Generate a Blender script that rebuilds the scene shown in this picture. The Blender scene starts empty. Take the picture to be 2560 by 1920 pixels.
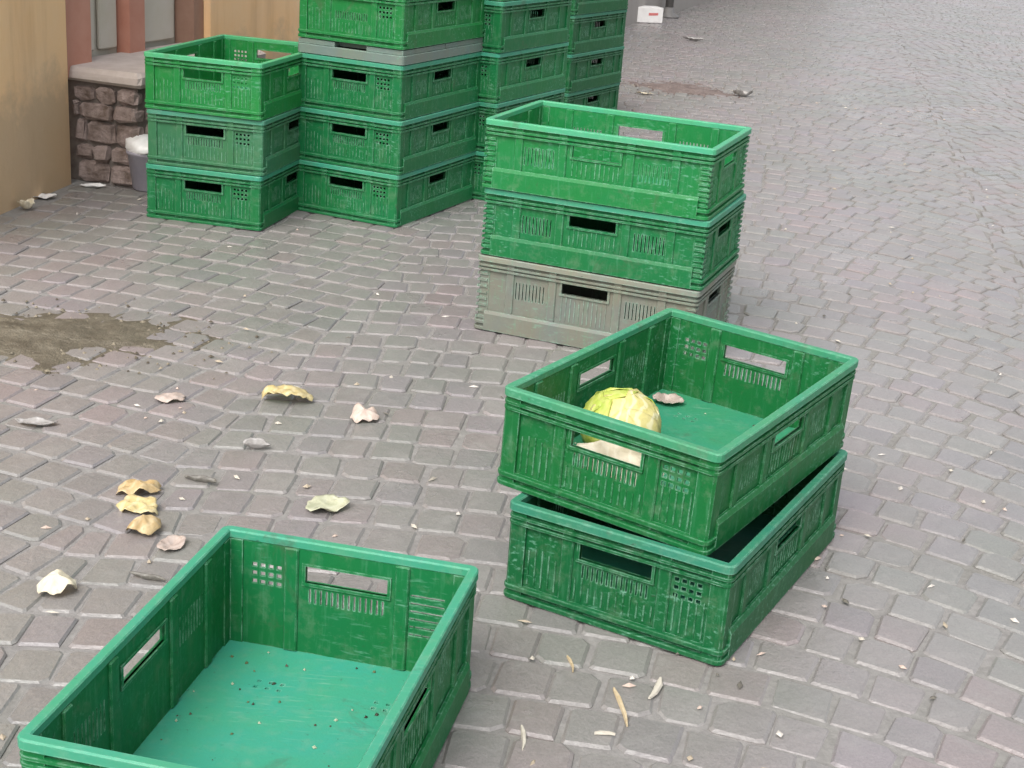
import bpy, bmesh, math, random
from mathutils import Vector, Matrix, noise
R = math.radians
PI = math.pi
sc = bpy.context.scene
col = sc.collection

# ------------------------------------------------------------------ camera
F_PX, PITCH, ROLL, CAM_H = 3635.4, R(19.709), R(-4.233), 1.170
c_, s_ = math.cos(PITCH), math.sin(PITCH)
cr_, sr_ = math.cos(ROLL), math.sin(ROLL)
EX, UP, FW = Vector((1, 0, 0)), Vector((0, s_, c_)), Vector((0, c_, -s_))
CR = EX * cr_ - UP * sr_
CU = EX * sr_ + UP * cr_
cam_d = bpy.data.cameras.new('camera')
cam_d.sensor_width = 36.0
cam_d.lens = 36.0 * F_PX / 2560.0
cam_d.clip_start = 0.05
cam_d.clip_end = 500.0
cam = bpy.data.objects.new('camera', cam_d)
col.objects.link(cam)
m = Matrix((CR, CU, -FW)).transposed().to_4x4()
m.translation = Vector((0, 0, CAM_H))
cam.matrix_world = m
sc.camera = cam

# ------------------------------------------------------------------ light
SUN_EL, SUN_AZ = R(50), R(204)          # azimuth clockwise from +Y: high, behind the camera and to its left
world = bpy.data.worlds.new('World')
sc.world = world
world.use_nodes = True
wn = world.node_tree.nodes
wl = world.node_tree.links
wn.clear()
wo = wn.new('ShaderNodeOutputWorld')
wb = wn.new('ShaderNodeBackground')
sky = wn.new('ShaderNodeTexSky')
sky.sky_type = 'NISHITA'
sky.sun_disc = False
sky.sun_elevation = SUN_EL
sky.sun_rotation = SUN_AZ
sky.air_density = 1.0
sky.dust_density = 4.0
sky.ozone_density = 1.0
hs = wn.new('ShaderNodeHueSaturation')   # an overcast sky has nearly no colour
hs.inputs['Saturation'].default_value = 0.30
wl.new(sky.outputs[0], hs.inputs['Color'])
wl.new(hs.outputs[0], wb.inputs['Color'])
wb.inputs['Strength'].default_value = 0.15
wl.new(wb.outputs[0], wo.inputs['Surface'])
sun_d = bpy.data.lights.new('sun', 'SUN')
sun_d.energy = 1.5
sun_d.angle = R(38)
sun_d.color = (1.0, 0.98, 0.95)
sun = bpy.data.objects.new('sun', sun_d)
col.objects.link(sun)
sdir = Vector((math.sin(SUN_AZ) * math.cos(SUN_EL), math.cos(SUN_AZ) * math.cos(SUN_EL), math.sin(SUN_EL)))
sun.rotation_euler = sdir.to_track_quat('Z', 'Y').to_euler()
sun.location = sdir * 20
sc.view_settings.view_transform = 'Standard'
sc.view_settings.look = 'None'
sc.view_settings.gamma = 1.0
sc.view_settings.use_curve_mapping = False
sc.view_settings.exposure = 0.75


# ------------------------------------------------------------------ helpers
def link(o, parent=None):
    col.objects.link(o)
    if parent is not None:
        o.parent = parent
    return o


class MB:
    """collects polygons, links them as one mesh object"""
    def __init__(self):
        self.v, self.f, self.c = [], [], []

    def add(self, vs, fs, color=None):
        b = len(self.v)
        self.v += [tuple(p) for p in vs]
        self.f += [tuple(i + b for i in f) for f in fs]
        self.c += [color] * len(vs)

    def box(self, x0, x1, y0, y1, z0, z1, ch=0.0):
        if ch <= 0:
            vs = [(x0, y0, z0), (x1, y0, z0), (x1, y1, z0), (x0, y1, z0), (x0, y0, z1), (x1, y0, z1), (x1, y1, z1), (x0, y1, z1)]
            fs = [(3, 2, 1, 0), (4, 5, 6, 7), (0, 1, 5, 4), (1, 2, 6, 5), (2, 3, 7, 6), (3, 0, 4, 7)]
            self.add(vs, fs)
            return
        vs = []
        rings = [(z0, ch), (z0 + ch, 0), (z1 - ch, 0), (z1, ch)]
        for z, k in rings:
            X0, X1, Y0, Y1 = x0 + k, x1 - k, y0 + k, y1 - k
            q = ch
            vs += [(X0 + q, Y0, z), (X1 - q, Y0, z), (X1, Y0 + q, z), (X1, Y1 - q, z), (X1 - q, Y1, z), (X0 + q, Y1, z), (X0, Y1 - q, z), (X0, Y0 + q, z)]
        fs = [tuple(reversed(range(8))), tuple(range(24, 32))]
        for r in range(3):
            for i in range(8):
                j = (i + 1) % 8
                fs.append((r * 8 + i, r * 8 + j, r * 8 + 8 + j, r * 8 + 8 + i))
        self.add(vs, fs)

    def loft(self, rings, cap0=True, cap1=True, closed=True):
        n = len(rings[0])
        vs = [p for r in rings for p in r]
        fs = []
        for k in range(len(rings) - 1):
            for i in range(n if closed else n - 1):
                j = (i + 1) % n
                fs.append((k * n + i, k * n + j, (k + 1) * n + j, (k + 1) * n + i))
        if cap0:
            fs.append(tuple(reversed(range(n))))
        if cap1:
            fs.append(tuple(range((len(rings) - 1) * n, len(rings) * n)))
        self.add(vs, fs)

    def mesh(self, name, mat, smooth=False):
        me = bpy.data.meshes.new(name)
        me.from_pydata(self.v, [], self.f)
        if mat is not None:
            me.materials.append(mat)
        if any(c is not None for c in self.c):
            a = me.color_attributes.new('tint', 'FLOAT_COLOR', 'POINT')
            flat = []
            for c in self.c:
                flat += list(c or (1, 1, 1)) + [1.0]
            a.data.foreach_set('color', flat)
        if smooth:
            me.polygons.foreach_set('use_smooth', [True] * len(me.polygons))
        me.update()
        return me

    def build(self, name, mat, parent=None, smooth=False, color=None):
        o = bpy.data.objects.new(name, self.mesh(name, mat, smooth))
        if color:
            o.color = (*color, 1)
        return link(o, parent)


def tag(o, label=None, cat=None, group=None, kind=None):
    if label:
        o['label'] = label
    if cat:
        o['category'] = cat
    if group:
        o['group'] = group
    if kind:
        o['kind'] = kind
    return o


def empty(name, loc, rz=0.0):
    o = bpy.data.objects.new(name, None)
    o.empty_display_size = 0.05
    o.location = loc
    o.rotation_euler = (0, 0, rz)
    return link(o)


# ------------------------------------------------------------------ materials
class NT:
    def __init__(self, name):
        self.m = bpy.data.materials.new(name)
        self.m.use_nodes = True
        self.t = self.m.node_tree
        self.b = self.t.nodes['Principled BSDF']

    def n(self, kind, **kw):
        nd = self.t.nodes.new(kind)
        for k, v in kw.items():
            setattr(nd, k, v)
        return nd

    def l(self, a, b):
        self.t.links.new(a, b)

    def noise(self, scale, detail=4, rough=0.55, vec=None, dist=0.0):
        nd = self.n('ShaderNodeTexNoise')
        nd.inputs['Scale'].default_value = scale
        nd.inputs['Detail'].default_value = detail
        nd.inputs['Roughness'].default_value = rough
        nd.inputs['Distortion'].default_value = dist
        if vec is not None:
            self.l(vec, nd.inputs['Vector'])
        return nd.outputs['Fac']

    def ramp(self, fac, stops):
        r = self.n('ShaderNodeValToRGB')
        els = r.color_ramp.elements
        while len(els) < len(stops):
            els.new(0.5)
        for e, (p, cc) in zip(els, stops):
            e.position = p
            e.color = (cc, cc, cc, 1) if isinstance(cc, (int, float)) else (*cc, 1)
        self.l(fac, r.inputs[0])
        return r.outputs[0]

    def mix(self, fac, a, b, mode='MIX'):
        x = self.n('ShaderNodeMix', data_type='RGBA', blend_type=mode)
        x.clamp_result = False
        for s, v in ((x.inputs[0], fac), (x.inputs[6], a), (x.inputs[7], b)):
            if isinstance(v, (int, float)):
                s.default_value = v
            elif isinstance(v, tuple):
                s.default_value = (*v, 1)
            else:
                self.l(v, s)
        return x.outputs[2]

    def bump(self, h, strength, dist):
        b = self.n('ShaderNodeBump')
        b.inputs['Strength'].default_value = strength
        b.inputs['Distance'].default_value = dist
        self.l(h, b.inputs['Height'])
        self.l(b.outputs[0], self.b.inputs['Normal'])

    def base(self, c):
        if isinstance(c, tuple):
            self.b.inputs['Base Color'].default_value = (*c, 1)
        else:
            self.l(c, self.b.inputs['Base Color'])

    def rough(self, r):
        if isinstance(r, (int, float)):
            self.b.inputs['Roughness'].default_value = r
        else:
            self.l(r, self.b.inputs['Roughness'])

    def coord(self, which='Object'):
        return self.n('ShaderNodeTexCoord').outputs[which]

    def pos(self):
        return self.n('ShaderNodeNewGeometry').outputs['Position']


def mat_plastic(name):
    """moulded crate plastic: colour comes from the object, scuffs and dust from noise"""
    t = NT(name)
    oi = t.n('ShaderNodeObjectInfo')
    p = t.pos()
    big = t.noise(9, 3, vec=p)
    c0 = t.mix(t.ramp(big, [(0.35, 0.0), (0.7, 1.0)]), oi.outputs['Color'], (0.85, 1.0, 1.18), 'MULTIPLY')
    # vertical scuffs where crates are pushed into each other
    mp = t.n('ShaderNodeMapping')
    mp.inputs['Scale'].default_value = (120, 120, 14)
    t.l(p, mp.inputs['Vector'])
    sc_ = t.noise(1.0, 4, 0.6, mp.outputs[0])
    scf = t.ramp(sc_, [(0.54, 0.0), (0.74, 0.30)])
    c1 = t.mix(scf, c0, (0.09, 0.26, 0.15))
    dust = t.noise(34, 6, 0.7, p)
    df = t.ramp(dust, [(0.52, 0.0), (0.78, 0.20)])
    c2 = t.mix(df, c1, (0.30, 0.34, 0.26))
    dirt = t.noise(70, 5, 0.75, p, 0.6)
    c3 = t.mix(t.ramp(dirt, [(0.63, 0.0), (0.72, 0.6)]), c2, (0.035, 0.045, 0.03))
    sm = t.n('ShaderNodeMapping')
    sm.inputs['Scale'].default_value = (18, 150, 150)
    sm.inputs['Rotation'].default_value = (0.3, 0.2, 0.9)
    t.l(p, sm.inputs['Vector'])
    mk_ = t.n('ShaderNodeMath', operation='MULTIPLY')
    t.l(t.ramp(t.noise(1.0, 3, 0.6, sm.outputs[0]), [(0.57, 0.0), (0.70, 0.5)]), mk_.inputs[0])
    t.l(t.ramp(t.noise(5.5, 2, 0.5, p), [(0.46, 0.0), (0.62, 1.0)]), mk_.inputs[1])
    c3 = t.mix(mk_.outputs[0], c3, (0.17, 0.38, 0.27))
    # mud splashed up in patches
    c3 = t.mix(t.ramp(t.noise(7.5, 6, 0.72, p, 0.8), [(0.60, 0.0), (0.72, 0.5)]), c3, (0.075, 0.085, 0.055))
    # rubbed, whitened edges
    bv = t.n('ShaderNodeBevel')
    bv.samples = 4
    bv.inputs['Radius'].default_value = 0.004
    gn = t.n('ShaderNodeNewGeometry')
    dt = t.n('ShaderNodeVectorMath', operation='DOT_PRODUCT')
    t.l(bv.outputs[0], dt.inputs[0])
    t.l(gn.outputs['Normal'], dt.inputs[1])
    ed = t.ramp(dt.outputs['Value'], [(0.80, 0.9), (0.985, 0.0)])
    nz = t.ramp(t.noise(55, 4, 0.7, p), [(0.40, 0.0), (0.62, 0.75)])
    ew = t.n('ShaderNodeMath', operation='MULTIPLY')
    t.l(ed, ew.inputs[0])
    t.l(nz, ew.inputs[1])
    c3 = t.mix(ew.outputs[0], c3, (0.30, 0.52, 0.40))
    t.base(c3)
    t.rough(t.ramp(dust, [(0.3, 0.36), (0.7, 0.6)]))
    t.b.inputs['Specular IOR Level'].default_value = 0.22
    t.bump(t.noise(160, 3, 0.6, p), 0.25, 0.0015)
    return t.m


M_PLASTIC = mat_plastic('crate_plastic')


def mat_sett():
    t = NT('granite_sett')
    p = t.pos()
    a = t.n('ShaderNodeAttribute', attribute_name='tint')
    sp = t.noise(240, 4, 0.7, p)
    c0 = t.mix(0.45, t.mix(0.35, a.outputs['Color'], (0.243, 0.225, 0.220)), t.ramp(sp, [(0.30, 0.62), (0.5, 1.0), (0.72, 1.35)]), 'MULTIPLY')
    pat = t.noise(1.4, 5, 0.6, p, 0.4)
    c1 = t.mix(1.0, c0, t.mix(t.ramp(pat, [(0.36, 0.0), (0.62, 1.0)]), (0.96, 0.90, 0.91), (0.83, 0.855, 0.815)), 'MULTIPLY')
    md = t.noise(11, 6, 0.75, p, 0.3)
    c2 = t.mix(t.ramp(md, [(0.53, 0.0), (0.72, 0.5)]), c1, (0.30, 0.285, 0.27))
    gr = t.noise(5.5, 6, 0.75, p, 0.5)
    c2 = t.mix(t.ramp(gr, [(0.54, 0.0), (0.74, 0.36)]), c2, (0.15, 0.143, 0.134))
    t.base(c2)
    t.rough(t.ramp(t.noise(3.0, 4, 0.6, p), [(0.3, 0.24), (0.7, 0.43)]))
    t.b.inputs['Specular IOR Level'].default_value = 0.9
    t.bump(t.noise(70, 6, 0.65, p), 0.45, 0.005)
    return t.m


def mat_joint():
    t = NT('joint_sand')
    p = t.pos()
    n1 = t.noise(60, 6, 0.7, p)
    n2 = t.noise(2.2, 4, 0.6, p)
    c = t.mix(t.ramp(n1, [(0.3, 0.0), (0.7, 1.0)]), (0.17, 0.16, 0.152), (0.265, 0.253, 0.238))
    c = t.mix(t.ramp(n2, [(0.5, 0.0), (0.75, 0.6)]), c, (0.13, 0.135, 0.10))
    t.base(c)
    t.rough(0.9)
    t.bump(n1, 0.6, 0.004)
    return t.m


def mat_simple(name, c_a, c_b, scale=20, rough=0.8, bump=0.3, dist=0.003, detail=5, spec=None):
    t = NT(name)
    p = t.pos()
    n1 = t.noise(scale, detail, 0.65, p)
    t.base(t.mix(t.ramp(n1, [(0.32, 0.0), (0.68, 1.0)]), c_a, c_b))
    t.rough(rough)
    if spec is not None:
        t.b.inputs['Specular IOR Level'].default_value = spec
    if bump:
        t.bump(t.noise(scale * 3, 5, 0.65, p), bump, dist)
    return t.m


def mat_plaster(name, main, alt, grime):
    t = NT(name)
    p = t.pos()
    c = t.mix(t.ramp(t.noise(2.6, 5, 0.6, p), [(0.35, 0.0), (0.65, 1.0)]), main, alt)
    vs_ = t.n('ShaderNodeMapping')
    vs_.inputs['Scale'].default_value = (9, 9, 1.1)
    t.l(p, vs_.inputs['Vector'])
    c = t.mix(t.ramp(t.noise(1.0, 5, 0.65, vs_.outputs[0]), [(0.50, 0.0), (0.72, 0.5)]), c, t.mix(1.0, c, (0.72, 0.66, 0.62), 'MULTIPLY'))
    # splash grime along the foot of the wall, with a ragged upper edge
    sx = t.n('ShaderNodeSeparateXYZ')
    t.l(p, sx.inputs[0])
    ad = t.n('ShaderNodeMath', operation='MULTIPLY_ADD')
    t.l(t.noise(5, 6, 0.7, p), ad.inputs[0])
    ad.inputs[1].default_value = -0.55
    t.l(sx.outputs['Z'], ad.inputs[2])
    g = t.ramp(ad.outputs[0], [(0.0, 0.6), (0.14, 0.0)])
    c = t.mix(g, c, grime)
    t.base(c)
    t.rough(0.92)
    t.bump(t.noise(40, 6, 0.7, p), 0.4, 0.006)
    return t.m


M_SETT, M_JOINT = mat_sett(), mat_joint()
M_TAN = mat_plaster('tan_plaster', (0.84, 0.54, 0.275), (0.82, 0.57, 0.335), (0.42, 0.315, 0.21))
M_GREYWALL = mat_plaster('grey_plaster', (0.40, 0.36, 0.33), (0.45, 0.42, 0.39), (0.25, 0.23, 0.21))
M_STONE = mat_simple('rough_stone', (0.13, 0.092, 0.072), (0.36, 0.285, 0.26), 19, 0.9, 0.9, 0.012)
M_CAP = mat_simple('pale_concrete', (0.42, 0.36, 0.32), (0.52, 0.46, 0.42), 14, 0.85, 0.4, 0.004)
M_RED = mat_simple('rust_red_paint', (0.44, 0.19, 0.13), (0.50, 0.25, 0.18), 9, 0.6, 0.1)
M_BROWN = mat_simple('brown_paint', (0.26, 0.15, 0.105), (0.33, 0.20, 0.145), 9, 0.6, 0.1)
M_PALEGREY = mat_simple('pale_grey_paint', (0.50, 0.47, 0.38), (0.55, 0.52, 0.46), 7, 0.55, 0.1)
M_MORTAR = mat_simple('mortar', (0.12, 0.10, 0.085), (0.20, 0.17, 0.15), 30, 0.95, 0.6)
M_DARKMETAL = mat_simple('dark_grey_metal', (0.13, 0.125, 0.12), (0.19, 0.18, 0.17), 20, 0.5, 0.1)
M_BUCKET = mat_simple('grey_lilac_plastic', (0.24, 0.225, 0.265), (0.30, 0.285, 0.32), 12, 0.5, 0.1)
M_WHITE = mat_simple('white_plastic_film', (0.72, 0.71, 0.68), (0.82, 0.81, 0.79), 25, 0.45, 0.4)
M_CARD = mat_simple('white_card', (0.72, 0.69, 0.66), (0.80, 0.78, 0.75), 15, 0.7, 0.1)
M_REDPRINT = mat_simple('red_print', (0.55, 0.12, 0.12), (0.62, 0.20, 0.18), 60, 0.7, 0)
M_DIRT = mat_simple('wet_dirt', (0.075, 0.062, 0.042), (0.155, 0.135, 0.098), 16, 0.55, 0.9, 0.01)
M_REDDIRT = mat_simple('reddish_dirt', (0.115, 0.085, 0.076), (0.20, 0.16, 0.145), 14, 0.8, 0.9, 0.01)


def mat_leaf(name, a, b, vein):
    t = NT(name)
    p = t.coord('Object')
    c = t.mix(t.ramp(t.noise(28, 4, 0.6, p), [(0.35, 0.0), (0.65, 1.0)]), a, b)
    w = t.n('ShaderNodeTexWave', wave_type='BANDS')
    w.inputs['Scale'].default_value = 12
    w.inputs['Distortion'].default_value = 14
    w.inputs['Detail'].default_value = 3
    t.l(p, w.inputs['Vector'])
    c = t.mix(t.ramp(w.outputs['Fac'], [(0.6, 0.0), (0.95, 0.3)]), c, vein)
    c = t.mix(t.ramp(t.noise(46, 5, 0.75, p, 0.8), [(0.56, 0.0), (0.74, 0.6)]), c, t.mix(1.0, c, (0.50, 0.40, 0.28), 'MULTIPLY'))
    t.base(c)
    t.rough(0.55)
    t.bump(t.noise(90, 4, 0.6, p), 0.4, 0.003)
    return t.m


M_LEAF_YEL = mat_leaf('withered_yellow_leaf', (0.42, 0.32, 0.13), (0.55, 0.46, 0.24), (0.66, 0.60, 0.42))
M_LEAF_TAN = mat_leaf('withered_tan_leaf', (0.36, 0.24, 0.10), (0.52, 0.40, 0.22), (0.62, 0.52, 0.34))
M_LEAF_PINK = mat_leaf('pale_pink_leaf', (0.46, 0.35, 0.29), (0.56, 0.46, 0.39), (0.62, 0.54, 0.48))
M_LEAF_MUTED = mat_leaf('dull_pink_leaf', (0.34, 0.27, 0.23), (0.44, 0.36, 0.31), (0.50, 0.44, 0.40))
M_LEAF_CREAM = mat_leaf('cream_leaf', (0.55, 0.48, 0.34), (0.66, 0.60, 0.46), (0.74, 0.70, 0.58))
M_LEAF_GREEN = mat_leaf('pale_green_leaf', (0.36, 0.37, 0.24), (0.46, 0.46, 0.33), (0.54, 0.54, 0.42))
M_LEAF_GREY = mat_leaf('grey_dry_leaf', (0.22, 0.205, 0.19), (0.36, 0.345, 0.33), (0.48, 0.46, 0.45))
M_LEAF_DARK = mat_leaf('dark_dry_leaf', (0.11, 0.10, 0.085), (0.19, 0.18, 0.155), (0.30, 0.29, 0.26))
M_CAB_OUT = mat_leaf('cabbage_outer_leaf', (0.33, 0.42, 0.06), (0.47, 0.51, 0.10), (0.62, 0.62, 0.24))
M_CAB_IN = mat_leaf('cabbage_pale_leaf', (0.62, 0.56, 0.15), (0.72, 0.65, 0.26), (0.78, 0.74, 0.46))
M_CAB_WHITE = mat_leaf('cabbage_white_stalk', (0.50, 0.44, 0.14), (0.60, 0.53, 0.23), (0.82, 0.82, 0.70))
M_STRAW = mat_simple('straw', (0.42, 0.32, 0.18), (0.54, 0.44, 0.29), 60, 0.7, 0)
M_PALECHIP = mat_simple('pale_chip', (0.44, 0.40, 0.33), (0.56, 0.52, 0.44), 60, 0.7, 0)

# ------------------------------------------------------------------ where the stacks stand: near corner, yaw (near corner -> right side runs along v)
STACKS = {
    'right_pair_lower': (0.3603, 2.0103, -27.9, .4, .6),
    'right_pair_upper': (0.3219, 2.0510, -31.6, .4, .6),
    'front': (-0.1422, 1.3234, -11.2, .4, .6),
    'left': (-0.8399, 4.5300, -11.6, .4, .6),
    'middle': (0.4457, 3.4683, -20.5, .6, .4),
    'big_a': (-0.4224, 4.7053, -23.3, .4, .6),
    'big_b': (-0.1330, 5.2080, -25.5, .4, .6),
    'big_c': (0.1590, 6.8060, -27.0, .4, .6),
}


def stack_frame(k):
    nx, ny, a, A, B = STACKS[k]
    a = R(a)
    u = Vector((math.cos(a), math.sin(a), 0))
    v = Vector((-math.sin(a), math.cos(a), 0))
    ctr = Vector((nx, ny, 0)) - u * (A / 2) + v * (B / 2)
    # crate local axes: x = short side (.4), y = long side (.6)
    rz = a if A < B else a + PI / 2
    return ctr, rz, u, v, A, B


def hidden_by_stack(P):
    """true when a crate stack stands between the camera and ground point P"""
    O = Vector((0, 0, CAM_H))
    for k, top in (('right_pair_lower', .36), ('front', .2), ('left', .53), ('middle', .55), ('big_a', 1.1), ('big_b', .9), ('big_c', .75)):
        ctr, rz, u, v, A, B = stack_frame(k)
        lo, hi = 0.0, 1.0
        d = P - O
        ok = True
        for ax, half, off in ((u, A / 2, 0), (v, B / 2, 0), (Vector((0, 0, 1)), top / 2, top / 2)):
            o = (O - ctr).dot(ax) - off
            q = d.dot(ax)
            if abs(q) < 1e-9:
                if abs(o) > half:
                    ok = False
                    break
                continue
            a0, a1 = (-half - o) / q, (half - o) / q
            if a0 > a1:
                a0, a1 = a1, a0
            lo, hi = max(lo, a0), min(hi, a1)
            if lo > hi:
                ok = False
                break
        if ok and lo < 0.999:
            return True
    return False


def to_px(P):
    P = P - Vector((0, 0, CAM_H))
    d = P.dot(FW)
    return 1280 + F_PX * P.dot(CR) / d, 960 - F_PX * P.dot(CU) / d, d


# ------------------------------------------------------------------ ground and paving
g = MB()
g.add([(-150, -150, -0.0042), (150, -150, -0.0042), (150, 150, -0.0042), (-150, 150, -0.0042)], [(0, 1, 2, 3)])
pavement = g.build('pavement', M_JOINT)
tag(pavement, 'grey and mauve stone sett paving laid in shallow arcs across the square', None, None, 'structure')

rng = random.Random(11)
ANG = R(10)
TX, TY = Vector((math.cos(ANG), -math.sin(ANG), 0)), Vector((math.sin(ANG), math.cos(ANG), 0))
ARC_R, ARC_FLAT, S0, HALF, PITCH_T = 1.30, 4.2, -0.15, 0.95, 0.104
TINTS = [((0.232, 0.221, 0.213), 6), ((0.240, 0.215, 0.212), 4), ((0.246, 0.212, 0.208), 2), ((0.222, 0.220, 0.206), 4),
         ((0.250, 0.240, 0.232), 3), ((0.208, 0.200, 0.199), 2), ((0.228, 0.212, 0.221), 3)]
TINTS = [t for t, w in TINTS for _ in range(w)]


def arc_pt(kcol, t, s):
    """point on the arc line t of arch column kcol at local offset s"""
    r_ = ARC_FLAT if (kcol < 0 or (kcol == 0 and s < 0)) else ARC_R
    y = t + math.sqrt(max(r_ ** 2 - s ** 2, 0.01)) - r_
    S = S0 + kcol * 2 * HALF + s
    return TX * S + TY * y


def sett_shape(q, rnd, full):
    """q: 4 ground corners counter-clockwise; returns verts, faces of a worn block"""
    cen = sum(q, Vector()) / 4
    pts = []
    for i in range(4):
        a, b, p = q[i - 1], q[(i + 1) % 4], q[i]
        ea, eb = (a - p), (b - p)
        k = rnd.uniform(0.003, 0.008) + (rnd.uniform(0.004, 0.013) if rnd.random() < 0.22 else 0)
        pts.append(p + ea.normalized() * min(k, ea.length * 0.3))
        pts.append(p + eb.normalized() * min(k, eb.length * 0.3))
    n = 8
    jit = [Vector((rnd.uniform(-1, 1), rnd.uniform(-1, 1), 0)) * 0.0022 for _ in range(n)]
    z = rnd.gauss(0, 0.0013)
    tilt = (rnd.gauss(0, 0.009), rnd.gauss(0, 0.009))
    out = []
    levels = ((-0.020, 1.0, 0), (-0.0040, 1.0, 0), (-0.0004, 0.885, 0)) if full else ((-0.016, 1.0, 0), (-0.0036, 1.0, 0), (-0.0003, 0.90, 0))
    for zz, k, _ in levels:
        for i in range(n):
            p = cen + (pts[i] + jit[i] - cen) * k
            d = p - cen
            out.append((p.x, p.y, zz + z + (d.x * tilt[0] + d.y * tilt[1] if zz > -0.01 else 0)))
    out.append((cen.x, cen.y, z + 0.0010))
    fs = []
    for r in range(2):
        for i in range(n):
            j = (i + 1) % n
            fs.append((r * n + i, r * n + j, (r + 1) * n + j, (r + 1) * n + i))
    for i in range(n):
        fs.append((2 * n + i, 2 * n + (i + 1) % n, 3 * n))
    return out, fs


def wall_x(y):
    if y < 5.05:
        return -1.665 + (y - 4.55) * 0.145
    return -1.56 + (y - 5.1) * 0.3265


def edge_jit(k, kt):
    return random.Random(k * 1000 + kt).uniform(-0.045, 0.045)


quads = []
for kcol in range(-2, 4):
    for kt in range(4, 205):
        t = kt * PITCH_T
        lo_s, hi_s = -HALF + edge_jit(kcol, kt), HALF + edge_jit(kcol + 1, kt)
        s = lo_s
        while s < hi_s - 0.02:
            w = rng.uniform(0.074, 0.098) * (0.82 + 0.18 * math.cos(s / HALF * 1.2))
            s1 = min(s + w, hi_s)
            if hi_s - s1 < 0.045:
                s1 = hi_s
            j = 0.0034
            a0, a1 = arc_pt(kcol, t, s + j), arc_pt(kcol, t, s1 - j)
            # joints stand nearly square to the arc line
            r_ = ARC_FLAT if (kcol < 0 or (kcol == 0 and s < 0)) else ARC_R

            def lean(q_):
                if q_ >= hi_s - 1e-6:
                    return hi_s
                f_ = q_ / math.sqrt(r_ * r_ - q_ * q_)
                return max(lo_s, min(hi_s - 0.012, q_ + 0.75 * f_ * PITCH_T / (1 + f_ * f_)))
            b0, b1 = arc_pt(kcol, t + PITCH_T, lean(s) + j), arc_pt(kcol, t + PITCH_T, max(lean(s1) - j, lean(s) + j + 0.006))
            cen = (a0 + a1 + b0 + b1) / 4
            s = s1
            if cen.y < 0.7 or cen.y > 20:
                continue
            half_w = 0.40 * cen.y + 1.3
            if abs(cen.x) > half_w or cen.x < wall_x(cen.y) + 0.03:
                continue
            du = (b0 - a0).normalized() * j
            q = [a0 + du, a1 + du, b1 - du, b0 - du]
            nrm = Vector((rng.uniform(-1, 1), rng.uniform(-1, 1), 0)) * 0.003
            q = [p + Vector((rng.uniform(-1, 1), rng.uniform(-1, 1), 0)) * 0.0026 + nrm for p in q]
            quads.append((cen, q))


def area_px(q):
    pp = [to_px(p) for p in q]
    return abs(sum(pp[i][0] * pp[(i + 1) % 4][1] - pp[(i + 1) % 4][0] * pp[i][1] for i in range(4))) / 2


scored = []
for i, (cen, q) in enumerate(quads):
    x, y, d = to_px(cen)
    if 0 < x < 2560 and 0 < y < 1920 and not hidden_by_stack(cen):
        scored.append((area_px(q), i))
scored.sort(reverse=True)
near_ids = set(i for _, i in scored[:300])
rest = MB()
for i, (cen, q) in enumerate(quads):
    tint = list(rng.choice(TINTS))
    k = rng.uniform(0.99, 1.11)
    tint = tuple(cc * k for cc in tint)
    vs, fs = sett_shape(q, rng, i in near_ids)
    if i in near_ids:
        b = MB()
        b.add([(x - cen.x, y - cen.y, z) for x, y, z in vs], fs, tint)
        o = b.build('sett', M_SETT, pavement)
        o.location = (cen.x, cen.y, 0)
    else:
        rest.add(vs, fs, tint)
o = rest.build('setts', M_SETT, pavement)
o['kind'] = 'stuff'


# ------------------------------------------------------------------ buildings on the left
def frame_box(origin, d, x0, x1, y0, y1, z0, z1, mb, ch=0.0):
    """box in a frame: x along d (the wall), y into the wall (away from the street)"""
    d = d.normalized()
    n = Vector((-d.y, d.x, 0))
    b = MB()
    b.box(x0, x1, y0, y1, z0, z1, ch)
    mb.add([origin + d * p[0] + n * p[1] + Vector((0, 0, p[2])) for p in b.v], b.f)


D1 = Vector((0.1435, 0.9896, 0))         # the pier beside the doorway
P1 = Vector((-1.600, 5.020, 0))          # its corner at the doorway
D2 = Vector((0.3104, 0.9506, 0))         # the wall beyond it
P2 = Vector((-1.575, 5.075, 0))
house = empty('house', (P2.x, P2.y, 0))
tag(house, 'tan plastered house with a rust red doorway above a stone step', 'house')


def hpart(name, mat, boxes, frame, parent=house, ch=0.0):
    P, D = frame
    b = MB()
    for bx in boxes:
        frame_box(P - house.location, D, *bx, b, ch)
    return b.build(name, mat, parent)


hpart('wall', M_TAN, [(-1.3, 0.0, 0.0, 0.6, -0.02, 3.2)], (P1, D1))
hpart('wall', M_TAN, [(0.875, 4.6, 0.0, 0.6, -0.02, 3.2)], (P2, D2))
hpart('wall', M_TAN, [(-0.08, 0.873, 0.02, 0.6, 2.45, 3.2)], (P2, D2))
dr = hpart('door', M_PALEGREY, [(0.0, 0.873, 0.12, 0.16, 0.36, 2.448)], (P2, D2))
hpart('door_jamb', M_RED, [(-0.05, 0.115, 0.03, 0.118, 0.36, 2.448)], (P2, D2))
hpart('door_mullion', M_RED, [(0.40, 0.50, 0.06, 0.118, 0.36, 2.448)], (P2, D2))
hpart('door_jamb', M_BROWN, [(0.80, 0.872, 0.03, 0.118, 0.36, 2.448)], (P2, D2))
hpart('panel', M_PALEGREY, [(0.14, 0.24, 0.10, 0.118, 0.42, 0.95), (0.27, 0.38, 0.10, 0.118, 0.42, 0.95)], (P2, D2), dr, 0.006)
hpart('panel', M_PALEGREY, [(0.53, 0.77, 0.10, 0.118, 0.42, 0.95)], (P2, D2), dr, 0.006)

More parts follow.
